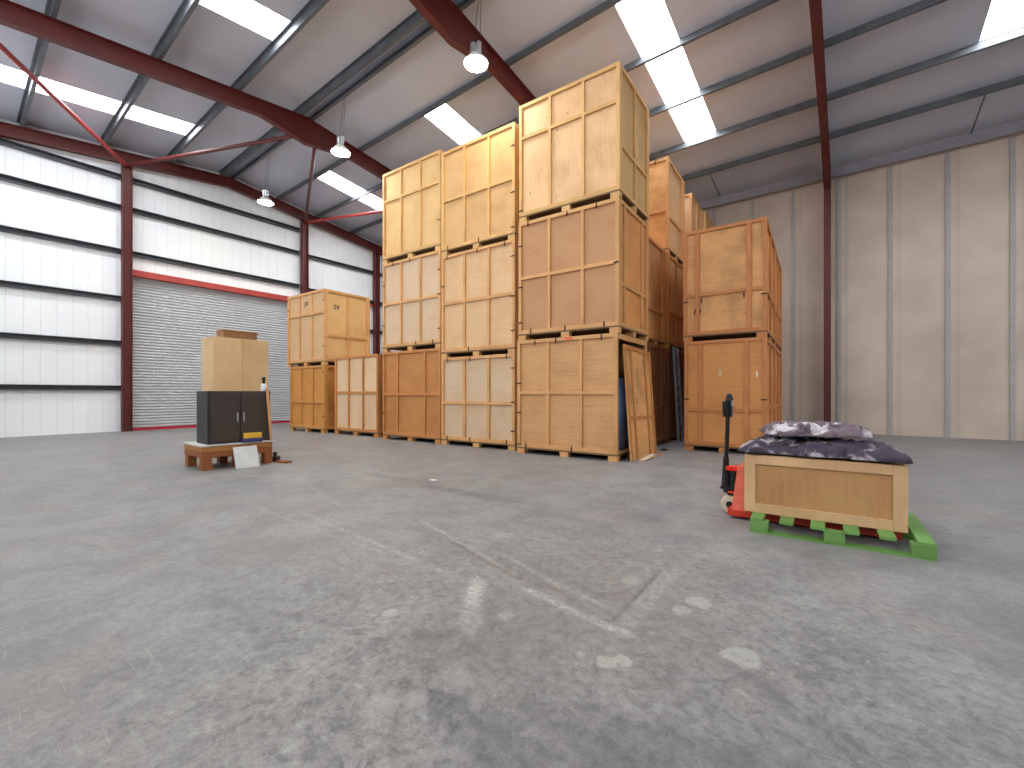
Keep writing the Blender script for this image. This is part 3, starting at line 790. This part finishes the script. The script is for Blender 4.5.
# ---------------------------------------------------------------- pallet truck with load on green pallet
tr_red = plain('truck_red_paint', (226, 74, 40), 0.4, 0, 0.12, 8)
tr_dark = plain('truck_dark_red_paint', (204, 56, 30), 0.45, 0, 0.12, 8)
tr_blk = plain('truck_black', (24, 30, 32), 0.35, 0.1)
tr_hub = plain('wheel_cream', (206, 196, 170), 0.5)
TX, TY = -0.955, 4.96
t = thing('pallet_truck', 'red hand pallet truck with upright black handle, forks under loaded pallet', 'pallet truck', (TX, TY, 0), R(2))
for s in (-1, 1):
    wh = bpy.data.objects.new('steer_wheel', None)
    b = NB(); lathe(b, [(0.03, -0.028), (0.075, -0.028), (0.088, -0.02), (0.088, 0.02), (0.075, 0.028), (0.03, 0.028)], 28, (0, s * 0.055, 0.088), 'Y')
    o = obj('wheel', b, tr_hub, t)
    b = NB(); lathe(b, [(0.0, -0.034), (0.03, -0.034), (0.034, -0.03), (0.034, 0.03), (0.0, 0.034)], 18, (0, s * 0.055, 0.088), 'Y')
    obj('hub', b, tr_blk, o)
    bpy.data.objects.remove(wh)
b = NB(); bx(b, -0.03, 0.03, -0.022, 0.022, 0.08, 0.22); tube(b, (0, 0, 0.20), (0, 0, 0.25), 0.075); obj('wheel_yoke', b, tr_blk, t)
b = NB()  # curved red guard over the wheel
prof = []
for i in range(9):
    a = R(100 - i * 14); prof.append((0.128 * math.cos(a), 0.10 + 0.128 * math.sin(a)))
prof += [(p * 0.88, 0.10 + (q - 0.10) * 0.88) for p, q in prof[::-1]]
prism(b, prof, lambda p, q: Vector((p + 0.01, -0.105, q)), lambda p, q: Vector((p + 0.01, 0.105, q))); obj('wheel_guard', b, tr_red, t)
b = NB(); tube(b, (0.03, 0, 0.25), (0.03, 0, 0.43), 0.062, 0.058, 20); tube(b, (-0.035, -0.05, 0.27), (-0.035, -0.05, 0.40), 0.025, n=14); bx(b, -0.09, 0.10, -0.06, 0.06, 0.235, 0.265)
obj('pump', b, tr_blk, t)
b = NB(); bx(b, -0.04, 0.13, -0.065, 0.065, 0.43, 0.475); bx(b, 0.05, 0.12, -0.05, 0.05, 0.40, 0.44); obj('pump_cap', b, plain('truck_bright_red', (235, 36, 24), 0.35), t, bevel=0.008)
# handle: yoke, shaft, control head with grip loop
b = NB(); bx(b, -0.075, -0.035, -0.07, 0.07, 0.27, 0.31); tube(b, (-0.055, 0, 0.29), (-0.045, 0, 0.56), 0.034, 0.028, 12); obj('handle_base', b, tr_blk, t)
b = NB(); tube(b, (-0.045, 0, 0.55), (-0.028, 0, 1.0), 0.021, 0.021, 14); obj('handle_shaft', b, tr_blk, t)
hd = NB()
pts = [(0, 0.0, 0.98, 0.022), (0, 0.0, 1.02, 0.032), (0, 0.0, 1.07, 0.045), (0, 0, 1.12, 0.05)]
for s in (-1, 1):
    path = [(0, 0.01 * s, 0.99), (0.005, 0.04 * s, 1.04), (0.01, 0.068 * s, 1.09), (0.012, 0.078 * s, 1.14), (0.012, 0.06 * s, 1.185), (0.012, 0.0, 1.20)]
    for a, c_ in zip(path, path[1:]): tube(hd, (a[0] - 0.028, a[1], a[2]), (c_[0] - 0.028, c_[1], c_[2]), 0.025, 0.025, 10)
prism(hd, [(-0.018, 0.98), (0.018, 0.98), (0.042, 1.05), (0.042, 1.13), (0.02, 1.15), (-0.02, 1.15), (-0.042, 1.13), (-0.042, 1.05)], lambda p, q: Vector((-0.072, p * 1.2, q)), lambda p, q: Vector((0.012, p * 1.2, q)))
h = obj('handle_grip', hd, tr_blk, t)
b = NB(); bx(b, -0.012, 0.012, -0.008, 0.008, 1.10, 1.15); obj('release_lever', b, plain('lever_grey', (190, 196, 196), 0.4), t).location = (0.012, -0.02, 0)
# chassis plate, forks
b = NB()
prism(b, [(0.04, 0.045), (0.165, 0.045), (0.145, 0.50), (0.09, 0.50)], lambda p, q: Vector((p, -0.26 + (q - 0.045) * 0.14, q)), lambda p, q: Vector((p, 0.26 - (q - 0.045) * 0.14, q)))
obj('chassis_frame', b, plain('truck_faded_red', (232, 112, 88), 0.4, 0, 0.15, 8), t)
b = NB(); prism(b, [(0.02, -0.275), (0.165, -0.275), (0.165, 0.275), (0.02, 0.275)], lambda p, q: Vector((p, q, 0.03)), lambda p, q: Vector((p - 0.01, q, 0.085))); obj('fork_heel', b, tr_dark, t)
for s in (-1, 1):
    b = NB(); y0, y1 = sorted((s * 0.11, s * 0.27)); bx(b, 0.165, 1.30, y0, y1, 0.05, 0.085); bx(b, 0.165, 1.30, y0, y0 + 0.01, 0.03, 0.05); bx(b, 0.165, 1.30, y1 - 0.01, y1, 0.03, 0.05)
    obj('fork', b, tr_dark, t); 
    b = NB(); tube(b, (1.2, s * 0.19 - 0.04, 0.04), (1.2, s * 0.19 + 0.04, 0.04), 0.04, n=16); obj('load_roller', b, tr_hub, t)

# green pallet: bearers either side of and between the forks
gp = wood('green_painted_timber', (112, 168, 92), along='X', contrast=0.2)
PX0, PX1, PY0, PY1 = -0.70, 0.50, 4.36, 5.36
t = thing('green_pallet', 'green painted wooden pallet carried by the pallet truck', 'pallet', ((PX0 + PX1) / 2, (PY0 + PY1) / 2, 0), R(2))
for i, y in enumerate((-0.45, 0.08, 0.45)):
    for x in (-0.53, 0, 0.53):
        b = NB(); bx(b, x - 0.07, x + 0.07, y - 0.05, y + 0.05, 0.016, 0.105); o = obj('block', b, gp, t, bevel=0.004)
    b = NB(); bx(b, -0.6, 0.6, y - 0.05, y + 0.05, 0.0, 0.0155); obj('bottom_board', b, gp, t)
for i in range(6):
    x = -0.55 + i * 0.22; b = NB(); bx(b, x - 0.05, x + 0.05, -0.5, 0.5, 0.1055, 0.128); obj('top_board', b, gp, t)

# framed wooden box
BZ = 0.128
t = thing('framed_wooden_box', 'pale framed plywood box on the green pallet', 'box', (-0.205, 4.955, BZ), R(2))
BL, BD, BH = 1.14, 0.78, 0.53
pf = M['batten_grey']; pp = wood('box_panel_tan', (196, 156, 108), along='Z', contrast=0.12)
fr = wood('box_frame_pale', (224, 190, 150), along='Z', contrast=0.10)
for nm, wdt, loc, rz in (('front_panel', BL, (0, -BD / 2, 0), 0), ('side_panel', BD - 0.06, (-BL / 2, 0, 0), -PI / 2), ('side_panel', BD - 0.06, (BL / 2, 0, 0), PI / 2), ('back_panel', BL, (0, BD / 2, 0), PI)):
    b = NB(); hw = wdt / 2; bx(b, -hw, hw, 0.02, 0.03, 0, BH); p = obj(nm, b, pp, t); p.location = loc; p.rotation_euler = (0, 0, rz)
    for x0, x1, z0, z1 in ((-hw, -hw + 0.09, 0, BH), (hw - 0.09, hw, 0, BH), (-hw + 0.09, hw - 0.09, BH - 0.085, BH), (-hw + 0.09, hw - 0.09, 0, 0.085)):
        b = NB(); bx(b, x0, x1, 0, 0.0195, z0, z1); obj('batten', b, fr, p, bevel=0.003)
b = NB(); bx(b, -BL / 2 + 0.032, BL / 2 - 0.032, -BD / 2 + 0.032, BD / 2 - 0.032, 0.0, 0.02); obj('base', b, pp, t)
b = NB(); bx(b, -BL / 2 + 0.032, BL / 2 - 0.032, -BD / 2 + 0.032, BD / 2 - 0.032, BH - 0.03, BH - 0.002); obj('lid', b, pp, t)

# crumpled blankets heaped on the box
def blanket(cx, cy, z, rx, ry, hgt, seed, m, label, rz=0.0, base=0.0):
    bm = NB(); n = 72; rng = 48; V = []
    for j in range(rng + 1):
        row = []
        for i in range(n + 1):
            u, v = i / n * 2 - 1, j / rng * 2 - 1
            q = Vector((u * 2.2 + seed, v * 2.2, seed * 1.7))
            rr = max(abs(u), abs(v)) ** 9
            edge = 1 + 0.16 * noise.noise(q * 1.5) + 0.07 * noise.noise(q * 4)
            w1 = q + 0.6 * Vector((noise.noise(q * 1.1), noise.noise(q * 1.1 + Vector((7, 0, 0))), 0))
            fold = 1 - abs(noise.noise(w1 * 1.3 + Vector((3, 1, 0)))) * 2.6
            fold2 = 1 - abs(noise.noise(w1 * 2.6 + Vector((9, 2, 4)))) * 2.6
            fold3 = 1 - abs(noise.noise(w1 * 5.2 + Vector((1, 8, 4)))) * 2.6
            hz = hgt * (1 - rr) * (0.38 + 0.42 * fold + 0.30 * fold2 + 0.13 * fold3) + 0.02
            x = u * rx * edge + 0.07 * noise.noise(q * 2 + Vector((5, 5, 5))); y = v * ry * edge + 0.06 * noise.noise(q * 2.3)
            row.append(bm.verts.new((x, y, max(0.005, hz) + base)))
        V.append(row)
    for j in range(rng):
        for i in range(n): bm.faces.new((V[j][i], V[j][i + 1], V[j + 1][i + 1], V[j + 1][i]))
    o = obj('blanket', bm, m, None, smooth=True)
    sm = o.modifiers.new('thickness', 'SOLIDIFY'); sm.thickness = 0.01; sm.offset = 1
    o.location = (cx, cy, z); o.rotation_euler = (0, 0, rz); tag(o, label, 'blanket', None)
    return o
def quilt(name, light, dark):
    k = NT(name); tc = k.n('ShaderNodeTexCoord')
    nz = k.n('ShaderNodeTexNoise', i_Scale=3.2, i_Detail=3.0, i_Distortion=1.2); k.l(tc.outputs['Object'], nz.inputs['Vector'])
    nf = k.n('ShaderNodeTexNoise', i_Scale=45.0, i_Detail=3.0); k.l(tc.outputs['Object'], nf.inputs['Vector'])
    c = k.ramp(nz.outputs[0], [(0.40, lin(light)), (0.47, lin(dark))])
    k.l(k.mix(0.25, c, nf.outputs['Color'], 'OVERLAY'), k.b.inputs['Base Color']); k.b.inputs['Roughness'].default_value = 0.9
    return k.m
ZB = BZ + BH
blanket(-0.225, 4.95, ZB, 0.56, 0.42, 0.12, 1.3, quilt('quilt_mauve', (188, 176, 182), (74, 66, 80)), 'crumpled mauve and dark grey quilted blanket heaped on the framed box', 0.04)
blanket(-0.26, 4.90, ZB + 0.165, 0.36, 0.26, 0.10, 5.9, quilt('quilt_white', (214, 206, 210), (120, 104, 112)), 'whitish crumpled blanket lying on top of the mauve quilted blanket', 0.3)

# ---------------------------------------------------------------- clutter by the left edge
LX, LY = -8.02, 3.50
t = thing('wooden_trestle_crate', 'low rough brown timber crate carrying a dark cabinet near left edge', 'crate', (LX, LY, 0), R(0))
dk = wood('rough_brown_timber', (150, 92, 48), along='X', contrast=0.3)
dk2 = wood('rough_tan_timber', (176, 124, 64), along='X', contrast=0.3)
for y in (-0.06, -0.52, -0.98):
    for x in (-0.07, -0.75):
        b = NB(); bx(b, x - 0.07, x + 0.07, y - 0.07, y + 0.06, 0, 0.20); obj('foot', b, dk, t, bevel=0.006)
for z0, z1, m in ((0.20, 0.29, dk), (0.295, 0.375, dk2)):
    b = NB(); bx(b, -0.82, 0.0, -1.06, 0.0, z0, z1); obj('plank', b, m, t, bevel=0.005)
b = NB(); bx(b, -0.84, 0.015, -1.08, 0.02, 0.376, 0.405); obj('top_sheet', b, plain('whitish_sheet', (206, 204, 200), 0.7), t, bevel=0.006)
# small chunks on the floor
b = NB(); bx(b, 0, 0.13, 0, 0.10, 0.0, 0.10, Matrix.Rotation(0.5, 4, 'Z')); bx(b, 0.03, 0.09, 0.02, 0.07, 0.1, 0.17, Matrix.Rotation(0.8, 4, 'Z'))
o = obj('castor', b, wood('dark_offcut', (70, 48, 36), along='X'), None, bevel=0.01); o.location = (-8.17, 3.53, 0); o.name = 'wood_block'; tag(o, 'dark wood block on the floor beside the low timber crate', 'offcut')
b = NB(); bx(b, 0, 0.26, 0, 0.12, 0, 0.03, Matrix.Rotation(0.35, 4, 'Z')); o = obj('wood_offcut', b, dk); o.location = (-8.00, 3.53, 0); tag(o, 'flat brown wood offcut on the floor at the timber crate corner', 'offcut')

t = thing('dark_cabinet', 'black panelled cabinet standing on the low timber crate', 'cabinet', (LX - 0.04, LY - 0.02, 0.4052), 0)
blk = plain('black_cabinet', (44, 40, 38), 0.45, 0, 0.2, 5)
b = NB(); bx(b, -0.50, -0.001, -0.95, 0, 0, 0.86); obj('body', b, blk, t, bevel=0.006)
b = NB(); bx(b, 0.0, 0.018, -0.475, -0.03, 0.03, 0.83); o = obj('door', b, plain('dark_brown_door', (62, 50, 42), 0.4), t, bevel=0.004)
b = NB(); bx(b, 0.018, 0.035, -0.44, -0.425, 0.35, 0.5); obj('handle', b, alum, o)
b = NB(); bx(b, 0.0, 0.018, -0.92, -0.485, 0.03, 0.83); o = obj('door', b, plain('dark_brown_door', (62, 50, 42), 0.4), t, bevel=0.004)
b = NB(); bx(b, 0.018, 0.035, -0.535, -0.52, 0.35, 0.5); obj('handle', b, alum, o)
b = NB(); bx(b, 0.0, 0.02, -0.04, 0.0, 0, 0.90, Matrix.Rotation(R(4.5), 4, 'X')); o = obj('timber_lath', b, M['batten_light']); o.location = (LX + 0.012, LY - 0.01, 0.406); tag(o, 'thin pale timber lath leaning on the black cabinet edge', 'timber')

t = thing('spray_bottle', 'white bottle with black top standing on the black cabinet', 'bottle', (LX - 0.18, LY - 0.07, 1.2655))
b = NB(); lathe(b, [(0.0, 0), (0.042, 0), (0.045, 0.01), (0.045, 0.10), (0.035, 0.125), (0.018, 0.135), (0.0, 0.135)], 20); obj('body', b, plain('white_plastic', (236, 236, 240), 0.35), t, smooth=True)
b = NB(); lathe(b, [(0.0, 0.135), (0.024, 0.135), (0.024, 0.19), (0.032, 0.20), (0.03, 0.245), (0.0, 0.25)], 16); obj('cap', b, tr_blk, t, smooth=True)

# items on the front of the timber crate
b = NB(); bx(b, -0.03, 0.03, -0.14, 0.14, 0, 0.09); o = obj('yellow_box', b, plain('yellow_card', (226, 176, 52), 0.5), None, bevel=0.006); o.location = (-8.0, 3.16, 0.4055 + 0.07); tag(o, 'small yellow box lying on a folded blue cloth before the cabinet', 'box')
o.location = (-7.985, 3.16, 0.47)
b = NB(); bx(b, -0.03, 0.035, -0.17, 0.17, 0, 0.064); o = obj('folded_cloth', b, plain('navy_cloth', (58, 60, 110), 0.9), None, bevel=0.02); o.location = (-7.985, 3.16, 0.4055); tag(o, 'folded navy blue cloth under the small yellow box', 'cloth')
b = NB(); bx(b, 0.0, 0.02, -0.28, 0.0, 0, 0.36, Matrix.Rotation(R(14), 4, 'Y')); o = obj('white_board', b, plain('white_board', (214, 216, 214), 0.5)); o.matrix_world = Matrix.Translation((-7.86, 3.24, 0.0)) @ Matrix.Rotation(R(-14), 4, 'Y')
bpy.data.objects.remove(o)
b = NB(); prism(b, [(0.14, 0.0), (0.16, 0.0), (0.03, 0.34), (0.01, 0.34)], lambda p, q: Vector((p, -0.36, q)), lambda p, q: Vector((p, 0.0, q)))
o = obj('white_board', b, plain('white_board', (214, 216, 214), 0.5)); o.location = (-8.0, 3.22, 0); tag(o, 'white board leaning against the front of the low timber crate', 'board')

t = thing('cream_cupboard', 'tall cream plywood cupboard behind the black cabinet', 'cupboard', (-9.5, 4.07, 0))
cr = wood('cream_ply', (224, 198, 158), along='Z', contrast=0.06, blotch=0.08)
b = NB(); bx(b, -0.6, -0.019, -1.0, 0, 0, 2.31); obj('body', b, cr, t, bevel=0.004)
b = NB(); bx(b, -0.018, 0.0, -0.498, -0.004, 0.03, 2.29); obj('door', b, cr, t, bevel=0.003)
b = NB(); bx(b, -0.018, 0.0, -0.996, -0.502, 0.03, 2.29); obj('door', b, cr, t, bevel=0.003)
b = NB(); bx(b, -0.35, 0.0, -0.6, 0, 0, 0.15); bx(b, -0.36, 0.012, -0.61, 0.012, 0.11, 0.155)
o = obj('brown_carton', b, plain('brown_card', (150, 104, 66), 0.7), None, bevel=0.004); o.location = (-9.53, 3.86, 2.311); tag(o, 'flat brown carton lying on top of the cream cupboard', 'carton')
